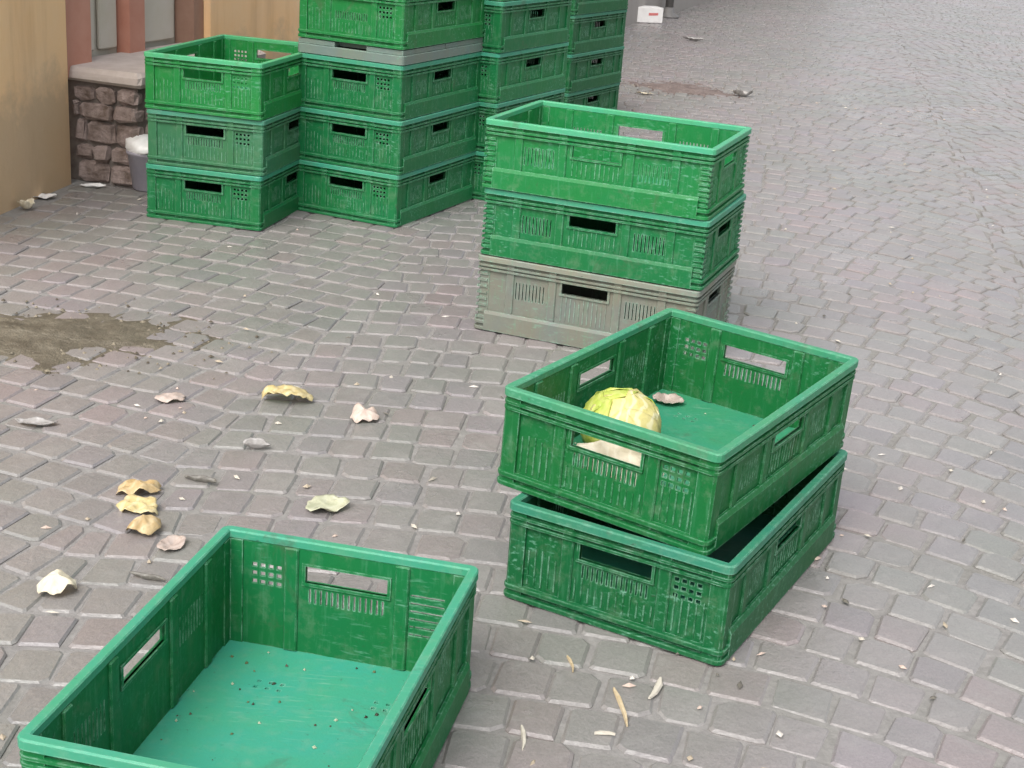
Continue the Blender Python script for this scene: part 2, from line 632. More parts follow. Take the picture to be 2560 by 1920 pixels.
# stone step in front of the doorway: rough stones in courses under a pale slab
step = empty('stone_step', (P2.x, P2.y, 0))
tag(step, 'rough brown stone step with a pale slab on top below the red doorway', 'step')
STEP_H, STEP_W = 0.40, 0.235


def spart(name, mat, boxes, ch=0.0, wob=0.0, seed=0):
    b = MB()
    for bx in boxes:
        frame_box(Vector((0, 0, 0)), D2, *bx, b, ch)
    if wob:
        r = random.Random(seed)
        b.v = [(x + r.uniform(-wob, wob), y + r.uniform(-wob, wob), z + r.uniform(-wob, wob)) for x, y, z in b.v]
    return b.build(name, mat, step)


spart('core', M_MORTAR, [(0.012, 0.86, -STEP_W + 0.012, 0.118, -0.01, STEP_H - 0.05)])
spart('slab', M_CAP, [(-0.02, 0.868, -STEP_W - 0.02, 0.117, STEP_H - 0.05, STEP_H)], 0.012, 0.004, 3)
r = random.Random(5)
z = 0.0
cs = 0
for hh in (0.075, 0.062, 0.085, 0.06, 0.058):
    # end face, towards the camera
    y = -STEP_W + 0.004
    while y < 0.02:
        w = r.uniform(0.07, 0.15)
        y1 = min(y + w, 0.03)
        spart('stone', M_STONE, [(-0.012 + r.uniform(-0.012, 0.008), 0.05, y + 0.004, y1 - 0.004, z + 0.004, z + hh - 0.004)], 0.010, 0.006, cs)
        y = y1
        cs += 1
    # street face
    x = 0.055
    while x < 0.85:
        w = r.uniform(0.10, 0.2)
        x1 = min(x + w, 0.86)
        spart('stone', M_STONE, [(x + 0.004, x1 - 0.004, -STEP_W - 0.012 + r.uniform(-0.008, 0.008), -STEP_W + 0.05, z + 0.004, z + hh - 0.004)], 0.010, 0.006, cs)
        x = x1
        cs += 1
    z += hh

P3 = P2 + D2 * 4.62
grey = empty('house', (P3.x, P3.y, 0))
tag(grey, 'grey rendered house further along the row, behind the crate stacks', 'house')
b = MB()
frame_box(Vector((0, 0, 0)), D2, 0.0, 16.0, 0.0, 0.6, 0.25, 3.2, b)
b.build('wall', M_GREYWALL, grey)
b = MB()
frame_box(Vector((0, 0, 0)), D2, 0.0, 16.0, -0.03, 0.6, -0.02, 0.248, b)
b.build('plinth', M_GREYWALL, grey)

# ------------------------------------------------------------------ crates
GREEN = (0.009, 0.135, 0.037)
SKYLIT_RIM = (0.052, 0.270, 0.150)  # crate green lightened on the rim: scuffing plus sky highlights painted in
SKYLIT_TEAL = (0.042, 0.270, 0.155)  # floor copy of the crate green: scuffing plus sky light painted in


def rrect(a, b, rad, z, seg=3):
    pts = []
    for cx, cy, a0 in ((a - rad, b - rad, 0), (-a + rad, b - rad, 90), (-a + rad, -b + rad, 180), (a - rad, -b + rad, 270)):
        for i in range(seg + 1):
            t = R(a0 + 90 * i / seg)
            pts.append((cx + rad * math.cos(t), cy + rad * math.sin(t), z))
    return pts


def ring(mb, a, b, profile, rad=0.014):
    """sweep a closed profile of (inset, z) round a rounded rectangle"""
    rings = [rrect(a - d, b - d, max(rad - d, 0.0015), z) for d, z in profile]
    rings.append(rings[0])
    mb.loft(rings, False, False)


def panel(mb, x0, x1, z0, z1, t0, t1, holes, axis, sign):
    """upright panel with rectangular openings; axis 'y': spans x and faces +-y, axis 'x': spans y and faces +-x"""
    xs = sorted(set([x0, x1] + [h[0] for h in holes] + [h[1] for h in holes]))
    zs = sorted(set([z0, z1] + [h[2] for h in holes] + [h[3] for h in holes]))
    nx, nz = len(xs) - 1, len(zs) - 1

    def filled(i, k):
        if i < 0 or k < 0 or i >= nx or k >= nz:
            return False
        cx, cz = (xs[i] + xs[i + 1]) / 2, (zs[k] + zs[k + 1]) / 2
        return not any(h[0] < cx < h[1] and h[2] < cz < h[3] for h in holes)

    W = nx + 1
    L = W * (nz + 1)
    vs = []
    for t in (t0, t1):
        for zz in zs:
            for xx in xs:
                vs.append((xx, t * sign, zz) if axis == 'y' else (t * sign, xx, zz))

    def id_(s, i, k):
        return s * L + k * W + i
    fs = []
    for i in range(nx):
        for k in range(nz):
            if not filled(i, k):
                continue
            fs.append((id_(0, i, k), id_(0, i, k + 1), id_(0, i + 1, k + 1), id_(0, i + 1, k)))
            fs.append((id_(1, i, k), id_(1, i + 1, k), id_(1, i + 1, k + 1), id_(1, i, k + 1)))
            if not filled(i - 1, k):
                fs.append((id_(0, i, k), id_(1, i, k), id_(1, i, k + 1), id_(0, i, k + 1)))
            if not filled(i + 1, k):
                fs.append((id_(0, i + 1, k), id_(0, i + 1, k + 1), id_(1, i + 1, k + 1), id_(1, i + 1, k)))
            if not filled(i, k - 1):
                fs.append((id_(0, i, k), id_(0, i + 1, k), id_(1, i + 1, k), id_(1, i, k)))
            if not filled(i, k + 1):
                fs.append((id_(0, i, k + 1), id_(1, i, k + 1), id_(1, i + 1, k + 1), id_(0, i + 1, k + 1)))
    mb.add(vs, fs)


def make_crate(name, h=0.177, ladder=False, louvre=False, solid_end=False, green=GREEN, teal=SKYLIT_TEAL, detail=True):
    a, b = 0.2, 0.3
    root = empty(name, (0, 0, 0))
    P = M_PLASTIC

    def mk(nm, mb, c=green, parent=root, smooth=False):
        return mb.build(nm, P, parent, smooth, c)

    # floor with a few drain holes
    fl = MB()
    tmp = MB()
    rr = random.Random(3)
    fh = []
    for gx in (-0.10, 0.08):
        for gy in (-0.17, 0.17):
            for i in range(3):
                for k in range(2):
                    x, y = gx + i * 0.018, gy + k * 0.016
                    fh.append((x, x + 0.006, y, y + 0.006))
    panel(tmp, -a + 0.010, a - 0.010, -b + 0.010, b - 0.010, 0.006, 0.011, fh, 'y', 1)
    fl.add([(x, z, y) for x, y, z in tmp.v], [tuple(reversed(f)) for f in tmp.f])
    mk('floor_panel', fl, teal)  # floor colour carries painted sky light, walls keep the plain green
    # rim
    rm = MB()
    ring(rm, a, b, [(0.0, h - 0.014), (0.0, h - 0.002), (0.002, h), (0.013, h), (0.015, h - 0.002), (0.015, h - 0.012), (0.013, h - 0.014)])
    mk('rim', rm, teal if teal[0] > 0.2 else SKYLIT_RIM)
    for zz in (h - 0.025, h - 0.035):
        q = MB()
        ring(q, a, b, [(0.0015, zz - 0.0025), (0.0015, zz + 0.0025), (0.009, zz + 0.003), (0.009, zz - 0.003)])
        mk('rim_ridge', q)
    for zz in (0.0065, 0.0235):
        q = MB()
        ring(q, a, b, [(0.0006, zz - 0.0042), (0.0, zz - 0.003), (0.0, zz + 0.003), (0.0006, zz + 0.004), (0.009, zz + 0.005), (0.009, zz - 0.0045)])
        mk('base_ridge', q)
    # corner posts
    for sx in (-1, 1):
        for sy in (-1, 1):
            q = MB()
            pr = 0.0045 if not ladder else 0.0085
            L = [(a - pr, b - pr), (a - 0.036, b - pr), (a - 0.036, b - 0.016), (a - 0.016, b - 0.016), (a - 0.016, b - 0.036), (a - pr, b - 0.036)]
            L = [(a - pr - 0.004, b - pr), (a - 0.036, b - pr), (a - 0.036, b - 0.016), (a - 0.016, b - 0.016), (a - 0.016, b - 0.036), (a - pr, b - 0.036), (a - pr, b - pr - 0.004)]
            pts = [(x * sx, y * sy) for x, y in L]
            if sx * sy < 0:
                pts.reverse()
            q.loft([[(x, y, 0.004) for x, y in pts], [(x, y, h - 0.0135) for x, y in pts]])
            if ladder:
                nfin = 8
                for i in range(nfin):
                    zc = 0.036 + i * (h - 0.085) / (nfin - 1)
                    for (x0, x1, y0, y1) in ((a - 0.032, a - 0.002, b - 0.0086, b - 0.0050), (a - 0.0086, a - 0.0050, b - 0.032, b - 0.0088)):
                        X = sorted((x0 * sx, x1 * sx))
                        Y = sorted((y0 * sy, y1 * sy))
                        q.box(X[0], X[1], Y[0], Y[1], zc - 0.003, zc + 0.003)
            mk('corner_post', q)
    # end panels (short sides)
    zt, zb = h - 0.0125, 0.0105
    hz0, hz1 = h - 0.068, h - 0.040
    for sy in (-1, 1):
        holes = []
        if not solid_end:
            holes.append((-0.064, 0.064, hz0, hz1))
        if detail:
            for i in range(14):
                x = -0.057 + i * 0.0088
                holes.append((x - 0.0013, x + 0.0013, hz0 - 0.034, hz0 - 0.010))
            for i in range(4):
                for k in range(3):
                    x, zz = -sy * 0.126 + (i - 1.5) * 0.013, h - 0.052 - k * 0.014
                    holes.append((x - 0.0038, x + 0.0038, zz - 0.0035, zz + 0.0035))
        if louvre:
            for k in range(6):
                zz = h - 0.060 - k * 0.013
                x = sy * 0.126
                holes.append((x - 0.026, x + 0.026, zz - 0.0016, zz + 0.0016))
        q = MB()
        panel(q, -a + 0.024, a - 0.024, zb, zt, b - 0.0135, b - 0.0100, holes, 'y', sy)
        ep = mk('end_panel', q)
        if not solid_end:
            q = MB()
            o_, t_ = 0.005, 0.0055
            yy = sorted(((b - 0.0160) * sy, (b - 0.0060) * sy))
            q.box(-0.064 - t_, 0.064 + t_, yy[0], yy[1], hz1, hz1 + o_ - 0.001)
            q.box(-0.064 - t_, 0.064 + t_, yy[0], yy[1], hz0 - o_, hz0)
            q.box(-0.064 - t_, -0.064, yy[0] + 0.0004, yy[1] - 0.0004, hz0, hz1)
            q.box(0.064, 0.064 + t_, yy[0] + 0.0004, yy[1] - 0.0004, hz0, hz1)
            mk('handle_edge', q, green, ep)
        for x in (-0.0865, 0.0865):
            q = MB()
            yy = sorted(((b - 0.0175) * sy, (b - 0.0055) * sy))
            q.box(x - 0.011, x + 0.011, yy[0], yy[1], 0.0112, h - 0.0135, 0.002)
            mk('rib', q)
        # raised lettering plate without letters: fine vertical reeds low on the panel
        if detail:
            q = MB()
            for i in range(26):
                x = -0.157 + i * 0.01256
                if abs(abs(x) - 0.0865) < 0.0135:
                    continue
                yy = sorted(((b - 0.0105) * sy, (b - 0.0085) * sy))
                q.box(x - 0.0012, x + 0.0012, yy[0], yy[1], 0.034, 0.034 + (0.062 if abs(x) > 0.1 else 0.034) + 0.006 * math.sin(i * 7.3))
            rd = mk('reeding', q, green, ep)
            rd['kind'] = 'stuff'
    # side panels (long sides)
    for sx in (-1, 1):
        holes = [(-0.062, 0.062, hz0, hz1)]
        if detail:
            for y0 in (-0.150, 0.150):
                for i in range(9):
                    y = y0 + (i - 4) * 0.0095
                    holes.append((y - 0.0013, y + 0.0013, h - 0.105, h - 0.060))
        q = MB()
        panel(q, -b + 0.024, b - 0.024, zb, zt, a - 0.0135, a - 0.0100, holes, 'x', sx)
        sp_ = mk('side_panel', q)
        q = MB()
        o_, t_ = 0.005, 0.0055
        xx = sorted(((a - 0.0160) * sx, (a - 0.0060) * sx))
        q.box(xx[0], xx[1], -0.062 - t_, 0.062 + t_, hz1, hz1 + o_ - 0.001)
        q.box(xx[0], xx[1], -0.062 - t_, 0.062 + t_, hz0 - o_, hz0)
        q.box(xx[0] + 0.0004, xx[1] - 0.0004, -0.062 - t_, -0.062, hz0, hz1)
        q.box(xx[0] + 0.0004, xx[1] - 0.0004, 0.062, 0.062 + t_, hz0, hz1)
        mk('handle_edge', q, green, sp_)
        for y in (-0.205, -0.088, 0.088, 0.205):
            q = MB()
            xx = sorted(((a - 0.0175) * sx, (a - 0.0055) * sx))
            q.box(xx[0], xx[1], y - 0.011, y + 0.011, 0.0112, h - 0.0135, 0.002)
            mk('rib', q)
        if detail:
            q = MB()
            for i in range(11):
                y = -0.060 + i * 0.012
                xx = sorted(((a - 0.0105) * sx, (a - 0.0085) * sx))
                q.box(xx[0], xx[1], y - 0.0012, y + 0.0012, 0.062, h - 0.078 + 0.005 * math.sin(i * 5.1))
            rd = mk('reeding', q, green, sp_)
            rd['kind'] = 'stuff'
        # skirt that slides into the crate below
        q = MB()
        pr = [(a - 0.0088, 0.003), (a + 0.0005, 0.003), (a + 0.0005, 0.048), (a - 0.0040, 0.056), (a - 0.0088, 0.056)]
        pr = [(x * sx, zz) for x, zz in pr]
        rings = [[(x, y, zz) for x, zz in pr] for y in (-b + 0.030, b - 0.030)]
        if sx < 0:
            rings.reverse()
        rings.reverse()
        q.loft(rings)
        mk('skirt', q)
    return root


def children_of(o):
    return [c for c in col.objects if c.parent == o]


def copy_crate(proto, name=None):
    kids = KIDS.setdefault(proto.name, None)
    if kids is None:
        kids = [(c, [g_ for g_ in col.objects if g_.parent == c]) for c in col.objects if c.parent == proto]
        KIDS[proto.name] = kids
    r_ = proto.copy()
    col.objects.link(r_)
    for c, gs in kids:
        d = c.copy()
        col.objects.link(d)
        d.parent = r_
        for g_ in gs:
            e = g_.copy()
            col.objects.link(e)
            e.parent = d
    return r_


KIDS = {}


def place(o, loc, rz, label, group, shade=1.0, hue=0.0, fade=0.0):
    o.location = loc
    o.rotation_euler = (0, 0, rz)
    tag(o, label, 'crate', group)
    for c in children_of(o):
        for d in [c] + children_of(c):
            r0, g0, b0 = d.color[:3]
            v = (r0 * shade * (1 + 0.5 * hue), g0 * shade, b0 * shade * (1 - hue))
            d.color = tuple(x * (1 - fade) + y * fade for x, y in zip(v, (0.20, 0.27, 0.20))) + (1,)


GRP = 'plastic market crates standing about on the paving'
std = make_crate('plastic_crate')
lad = make_crate('plastic_crate', ladder=True)
solid = make_crate('plastic_crate', solid_end=True)
tall = make_crate('plastic_crate', h=0.199, louvre=True, teal=(0.050, 0.300, 0.180))  # floor brightened further, sky light put into its colour
used = {}


def take(proto):
    if proto.name not in used:
        used[proto.name] = True
        KIDS[proto.name] = [(c, [g_ for g_ in col.objects if g_.parent == c]) for c in col.objects if c.parent == proto]
        COLORS[proto.name] = [(c.color[:], [g_.color[:] for g_ in gs]) for c, gs in KIDS[proto.name]]
        return proto
    r_ = copy_crate(proto)
    for (c, cols), d in zip(COLORS[proto.name], [k for k in col.objects if k.parent == r_]):
        d.color = c
        for g_ in [k for k in col.objects if k.parent == d]:
            g_.color = cols[0]
    return r_


COLORS = {}


def at(stack, z, dx=0.0, dy=0.0, da=0.0):
    ctr, rz, u, v, A, B = stack_frame(stack)
    p = ctr + u * dx + v * dy
    return (p.x, p.y, z), rz + R(da)


H0 = 0.177
p, a = at('front', 0.0)
place(take(tall), p, a, 'empty green crate alone at the front, its sky-lit teal floor open to view', GRP)
p, a = at('right_pair_lower', 0.0)
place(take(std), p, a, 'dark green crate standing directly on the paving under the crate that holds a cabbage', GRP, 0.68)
# this one sits askew, turned and shifted on the crate below, its near right corner sunk inside the lower rim
TU, TV, Z_NEAR = 0.027, 0.014, 0.1690
p, a = at('right_pair_upper', 0.0)
ux = Vector((math.cos(a), math.sin(a), -TU)).normalized()
vy = Vector((-math.sin(a), math.cos(a), TV)).normalized()
wz = ux.cross(vy).normalized()
vy = wz.cross(ux)
tilted = take(std)
place(tilted, (p[0], p[1], Z_NEAR + TU * 0.2 + TV * 0.3), a, 'open green crate holding a pale cabbage, set slightly askew on another crate', GRP, 0.85, 0.15)
tilted.rotation_euler = Matrix((ux, vy, wz)).transposed().to_euler()
p, a = at('left', 0.0)
place(take(std), p, a, 'bottom green crate of the short stack by the grey bucket', GRP, 0.95)
p, a = at('left', H0, 0.002, 0.004, 0.5)
place(take(std), p, a, 'dusty greyish green crate in the middle of the short stack by the grey bucket', GRP, 0.90, 0.0, 0.16)
p, a = at('left', 2 * H0, 0.003, -0.003, -0.6)
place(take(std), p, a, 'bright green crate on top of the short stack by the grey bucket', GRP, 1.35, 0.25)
greyc = make_crate('plastic_crate', h=0.203, ladder=True, green=(0.165, 0.158, 0.120), teal=(0.21, 0.205, 0.155))
p, a = at('middle', 0.0)
place(greyc, p, a, 'dirty grey beige crate at the bottom of the stack topped by a wide green crate', GRP)
p, a = at('middle', 0.204, 0.004, 0.003)
place(take(lad), p, a, 'green crate resting on the grey beige crate', GRP, 0.95)
p, a = at('middle', 0.204 + H0, -0.002, -0.003, 0.4)
place(take(lad), p, a, 'open green crate on top of the two crates whose lowest is grey beige', GRP, 1.2, 0.15)

ORD = ['lowest', 'second lowest', 'third', 'fourth', 'topmost']
p, a = at('big_a', 0.0)
place(take(std), p, a, 'lowest green crate of the tall stack with a pale folded crate in it', GRP, 1.0)
p, a = at('big_a', H0, 0.003, 0.0)
place(take(std), p, a, 'second green crate from the ground in the tall stack with a pale folded crate', GRP, 0.92)
p, a = at('big_a', 2 * H0, -0.002, 0.002)
place(take(std), p, a, 'green crate just beneath the pale folded crate in the tall stack', GRP, 0.95)
FOLD_Z, FOLD_H = 3 * H0, 0.048
p, a = at('big_a', FOLD_Z + FOLD_H + 0.001, 0.0, 0.0, -0.4)
place(take(solid), p, a, 'green crate with plain ends lying on the pale folded crate', GRP, 1.15, 0.2)
p, a = at('big_a', FOLD_Z + FOLD_H + H0 + 0.001, 0.002, 0.0)
place(take(std), p, a, 'topmost crate of the tall stack with the pale folded crate, cut by the frame', GRP, 1.0)
for i in range(5):
    p, a = at('big_b', i * H0, 0.003 * (i % 2), 0.002 * (i % 3), 0.3 * (i % 2))
    place(take(std), p, a, '%s green crate of the stack between the two other tall stacks' % ORD[i], GRP, (1.0, 0.85, 1.05, 0.9, 1.0)[i])
for i in range(4):
    p, a = at('big_c', i * H0, 0.003 * (i % 2), 0.002 * (i % 3), -0.3 * (i % 2))
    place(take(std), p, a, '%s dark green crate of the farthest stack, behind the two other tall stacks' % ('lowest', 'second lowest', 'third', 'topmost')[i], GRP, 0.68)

# the pale folded crate between the crates of the tall stack
fc = empty('folded_crate', (0, 0, 0))
PALE, PALE2 = (0.155, 0.185, 0.148), (0.16, 0.20, 0.16)
q = MB()
ring(q, 0.2, 0.3, [(0.0, 0.003), (0.0, 0.030), (0.002, 0.032), (0.014, 0.032), (0.014, 0.003)])
q.build('base_frame', M_PLASTIC, fc, False, PALE)
q = MB()
q.box(-0.188, 0.188, -0.288, 0.288, 0.005, 0.012)
q.build('floor_panel', M_PLASTIC, fc, False, PALE2)
for sy in (-1, 1):
    q = MB()
    yy = sorted((0.196 * sy + 0.099 * sy, 0.003 * sy))
    panel_holes = [(-0.058, 0.062, abs(yy[0 if sy < 0 else 1]) - 0.030, abs(yy[0 if sy < 0 else 1]) + 0.001)]
    q.box(-0.196, -0.058, yy[0], yy[1], 0.0335, FOLD_H)
    q.box(0.062, 0.196, yy[0], yy[1], 0.0335, FOLD_H)
    e = sorted((sy * 0.262, sy * 0.003))
    q.box(-0.058, 0.062, e[0], e[1], 0.0335, FOLD_H - 0.0005)
    q.build('folded_wall', M_PLASTIC, fc, False, PALE)
p, a = at('big_a', FOLD_Z)
fc.location = p
fc.rotation_euler = (0, 0, a)
tag(fc, 'pale grey green folded crate wedged between green crates in the tall stack', 'crate')


# ------------------------------------------------------------------ cabbage and scraps
def leaf_mesh(mb, rx, ry, cup, ruffle, seed, thick=0.0016, nr=8, na=36, fold=0.0):
    """a curled, ragged leaf: two skins a little apart"""
    r_ = random.Random(seed)
    off = Vector((r_.uniform(0, 99), r_.uniform(0, 99), r_.uniform(0, 99)))
    top, bot = [], []
    for sgn, lst in ((1, top), (-1, bot)):
        for i in range(nr + 1):
            k = i / nr
            for j in range(na):
                t = 2 * PI * j / na
                edge = 1 + 0.28 * noise.noise(Vector((math.cos(t) * 1.6, math.sin(t) * 1.6, 0)) + off) + 0.10 * noise.noise(Vector((math.cos(t) * 6, math.sin(t) * 6, 5)) + off)
                x, y = rx * k * edge * math.cos(t), ry * k * edge * math.sin(t)
                z = cup * k * k + ruffle * k * noise.noise(Vector((x * 36, y * 36, 3)) + off) + 0.4 * ruffle * k ** 3 * noise.noise(Vector((math.cos(t) * 3.0, math.sin(t) * 3.0, k * 2)) + off) + fold * (abs(y) / ry) ** 1.5 - 0.55 * ruffle * abs(noise.noise(Vector((x * 45, y * 45, 8)) + off))
                th = thick * 0.5 * (1 if i < nr else 0.25)
                lst.append((x, y, z + sgn * th))
    n0 = len(top)
    vs = top + bot
    fs = []
    for i in range(nr):
        for j in range(na):
            k = (j + 1) % na
            a0, a1, b0, b1 = i * na + j, i * na + k, (i + 1) * na + j, (i + 1) * na + k
            if i == 0:
                fs.append((a0, b0, b1))
                fs.append((n0 + a0, n0 + b1, n0 + b0))
            else:
                fs.append((a0, b0, b1, a1))
                fs.append((n0 + a0, n0 + a1, n0 + b1, n0 + b0))
    for j in range(na):
        k = (j + 1) % na
        fs.append((nr * na + j, n0 + nr * na + j, n0 + nr * na + k, nr * na + k))
    mb.add(vs, fs)


def scrap(name, mat, loc, rx, ry, cup, ruffle, seed, rot, label, cat, group=None, lift=0.0, fold=0.0, tilt=(0, 0)):
    q = MB()
    leaf_mesh(q, rx, ry, cup, ruffle, seed, fold=fold)
    # turn it as it lies, then set its lowest point on the ground
    Mx = Matrix.Rotation(R(rot), 3, 'Z') @ Matrix.Rotation(R(tilt[0]), 3, 'X') @ Matrix.Rotation(R(tilt[1]), 3, 'Y')
    q.v = [tuple(Mx @ Vector(p_)) for p_ in q.v]
    lo = min(p_[2] for p_ in q.v)
    q.v = [(x, y, zz - lo) for x, y, zz in q.v]
    o_ = q.build(name, mat, None, True)
    o_.location = (loc[0], loc[1], (loc[2] if len(loc) > 2 else 0.0) + 0.0005 + lift)
    tag(o_, label, cat, group)
    return o_


LG = 'withered leaves scattered on the paving'
scrap('cabbage_leaf', M_LEAF_YEL, (-0.500, 3.045), 0.054, 0.036, -0.022, 0.020, 1, 8, 'curled yellowish leaf lying alone on the open paving, largest of the scraps', 'leaf', LG, fold=0.02)
scrap('cabbage_leaf', M_LEAF_PINK, (-0.316, 2.965), 0.033, 0.028, -0.022, 0.018, 2, 40, 'crumpled pinkish white leaf to the right of the largest yellowish leaf', 'leaf', LG, fold=0.012)
scrap('cabbage_leaf', M_LEAF_TAN, (-0.690, 2.505), 0.042, 0.026, -0.020, 0.016, 3, 20, 'tan leaf rolled at its edge, farthest of the three heaped together', 'leaf', LG, fold=0.014)
scrap('cabbage_leaf', M_LEAF_YEL, (-0.668, 2.425), 0.040, 0.028, -0.014, 0.018, 4, -18, 'ochre leaf in the middle of the three heaped together', 'leaf', LG, fold=0.010)
scrap('cabbage_leaf', M_LEAF_TAN, (-0.636, 2.342), 0.029, 0.032, -0.024, 0.014, 5, -30, 'domed tan leaf nearest the empty crate of the three heaped together', 'leaf', LG, fold=0.008)
scrap('cabbage_leaf', M_LEAF_CREAM, (-0.712, 2.100), 0.032, 0.026, -0.020, 0.020, 6, 25, 'cream leaf scrap left of the empty front crate', 'leaf', LG, fold=0.008)
scrap('cabbage_leaf', M_LEAF_GREEN, (-0.335, 2.500), 0.042, 0.036, 0.006, 0.010, 7, 60, 'flat pale green leaf just behind the empty front crate', 'leaf', LG)
scrap('cabbage_leaf', M_LEAF_MUTED, (-0.575, 2.290), 0.030, 0.022, 0.006, 0.008, 8, 70, 'flat dull pink leaf scrap against the left rim of the empty front crate', 'leaf', LG)
scrap('dry_leaf', M_LEAF_GREY, (-0.515, 2.757), 0.028, 0.010, 0.012, 0.008, 9, 4, 'small grey curled leaf between the largest yellowish leaf and the front crate', 'leaf', LG, fold=0.005)
scrap('cabbage_leaf', M_LEAF_MUTED, (-0.751, 2.996), 0.034, 0.024, -0.008, 0.010, 10, 15, 'dull pinkish leaf left of the largest yellowish leaf', 'leaf', LG)
scrap('dry_leaf', M_LEAF_DARK, (-0.589, 2.573), 0.036, 0.007, 0.006, 0.006, 12, -14, 'narrow dark dry leaf behind the three heaped leaves', 'leaf', LG, fold=0.004)
scrap('dry_leaf', M_LEAF_DARK, (-0.585, 2.165), 0.032, 0.006, 0.005, 0.005, 13, -16, 'narrow dark dry leaf close to the left rim of the front crate', 'leaf', LG, fold=0.003)
scrap('cabbage_leaf', M_LEAF_GREY, (-0.98, 2.80), 0.046, 0.016, 0.006, 0.006, 14, 4, 'long greyish scrap at the left edge of the picture', 'leaf', LG)
scrap('paper_scrap', M_CARD, (-1.630, 4.770), 0.055, 0.030, 0.006, 0.008, 15, 14, 'pale flat scrap at the foot of the tan wall', 'scrap')
scrap('paper_scrap', M_WHITE, (-1.515, 4.975), 0.045, 0.020, 0.008, 0.008, 16, 10, 'small white scrap below the stone step', 'scrap')
scrap('dry_leaf', M_LEAF_CREAM, (-1.615, 4.600), 0.030, 0.024, 0.020, 0.012, 17, -30, 'cream curled leaf at the near foot of the tan wall', 'leaf', LG, fold=0.01)
scrap('dry_leaf', M_LEAF_GREY, (1.19, 8.42), 0.06, 0.035, 0.03, 0.02, 18, 0, 'grey leaf at the end of the reddish dirt patch', 'leaf', LG)
scrap('dry_leaf', M_LEAF_CREAM, (0.62, 8.22), 0.05, 0.02, 0.006, 0.008, 19, -8, 'pale leaf in front of the reddish dirt patch', 'leaf', LG)
scrap('dry_leaf', M_LEAF_GREY, (1.17, 11.2), 0.08, 0.03, 0.02, 0.012, 20, -8, 'grey leaf far off on the open paving', 'leaf', LG)

# bits that fell in the open paving near the right pair
def sliver(name, mat, p0, p1, w, label):
    p0, p1 = Vector((*p0, 0.002)), Vector((*p1, 0.002))
    d = (p1 - p0)
    n = Vector((-d.y, d.x, 0)).normalized()
    q = MB()
    rings = []
    for k, ww in ((0, 0.4), (0.25, 1.0), (0.7, 0.8), (1, 0.3)):
        c0 = p0 + d * k + n * (0.004 * math.sin(k * 3.0))
        rings.append([tuple(c0 - n * w * ww + Vector((0, 0, 0))), tuple(c0 + n * w * ww), tuple(c0 + n * w * ww * 0.6 + Vector((0, 0, 0.0035))), tuple(c0 - n * w * ww * 0.6 + Vector((0, 0, 0.0035)))])
    q.loft(rings)
    o_ = q.build(name, mat)
    tag(o_, label, 'straw')


sliver('straw', M_STRAW, (0.188, 1.925), (0.203, 1.825), 0.0042, 'tan straw lying in front of the dark green lower crate')
sliver('straw', M_PALECHIP, (0.262, 1.965), (0.240, 1.905), 0.0060, 'pale husk beside the tan straw')
sliver('straw', M_STRAW, (0.118, 2.010), (0.126, 1.965), 0.0026, 'thin yellow straw right under the lower crate edge')
sliver('straw', M_PALECHIP, (0.155, 1.800), (0.185, 1.800), 0.0034, 'short white sliver nearest the bottom of the picture')
sliver('straw', M_PALECHIP, (0.050, 1.805), (0.052, 1.745), 0.0038, 'pale sliver in a paving joint beside the front crate')

rs = random.Random(21)
lit = MB()
for i in range(300):
    y = 1.6 + 8.0 * rs.random() ** 1.6
    x = rs.uniform(-0.42 * y, 0.40 * y)
    if x < wall_x(y) + 0.05:
        continue
    L, w, an = rs.uniform(0.004, 0.014), rs.uniform(0.002, 0.006), rs.uniform(0, PI)
    d, n = Vector((math.cos(an), math.sin(an), 0)) * L, Vector((-math.sin(an), math.cos(an), 0)) * w
    P = Vector((x, y, 0.0025))
    cc = rs.choice([(0.46, 0.42, 0.35), (0.36, 0.30, 0.22), (0.52, 0.48, 0.43), (0.12, 0.11, 0.09), (0.46, 0.36, 0.30)])
    h_ = Vector((0, 0, rs.uniform(0.002, 0.006)))
    vs = [P - d, P + n, P + d, P - n, P + h_]
    lit.add(vs, [(0, 1, 4), (1, 2, 4), (2, 3, 4), (3, 0, 4), (3, 2, 1, 0)], cc)
t = NT('litter')
at_ = t.n('ShaderNodeAttribute', attribute_name='tint')
t.base(at_.outputs['Color'])
t.rough(0.8)
o = lit.build('litter', t.m)
tag(o, 'tiny crumbs and chips strewn over the paving', None, None, 'stuff')


def crumbs(n, stack, z_of, label, seed):
    r_ = random.Random(seed)
    ctr, rz, u, v, A, B = stack_frame(stack)
    q = MB()
    for _ in range(n):
        du, dv = r_.uniform(-0.17, 0.17), r_.uniform(-0.27, 0.27)
        if r_.random() < 0.5:
            du = math.copysign(0.175 - abs(r_.gauss(0, 0.02)), du)
        P = ctr + u * du + v * dv
        P.z = z_of(0.2 - du, dv + 0.3)
        L = r_.uniform(0.0012, 0.0042)
        an = r_.uniform(0, PI)
        vs = [P + Vector((math.cos(an + i * PI / 2), math.sin(an + i * PI / 2), 0)) * L * r_.uniform(0.5, 1.2) for i in range(4)]
        vs.append(P + Vector((0, 0, L * 0.9)))
        q.add(vs, [(0, 1, 4), (1, 2, 4), (2, 3, 4), (3, 0, 4), (3, 2, 1, 0)], r_.choice([(0.03, 0.035, 0.02), (0.06, 0.05, 0.03), (0.10, 0.12, 0.05), (0.35, 0.40, 0.28)]))
    tag(q.build('soil_crumbs', LITTER_MAT), label, None, None, 'stuff')


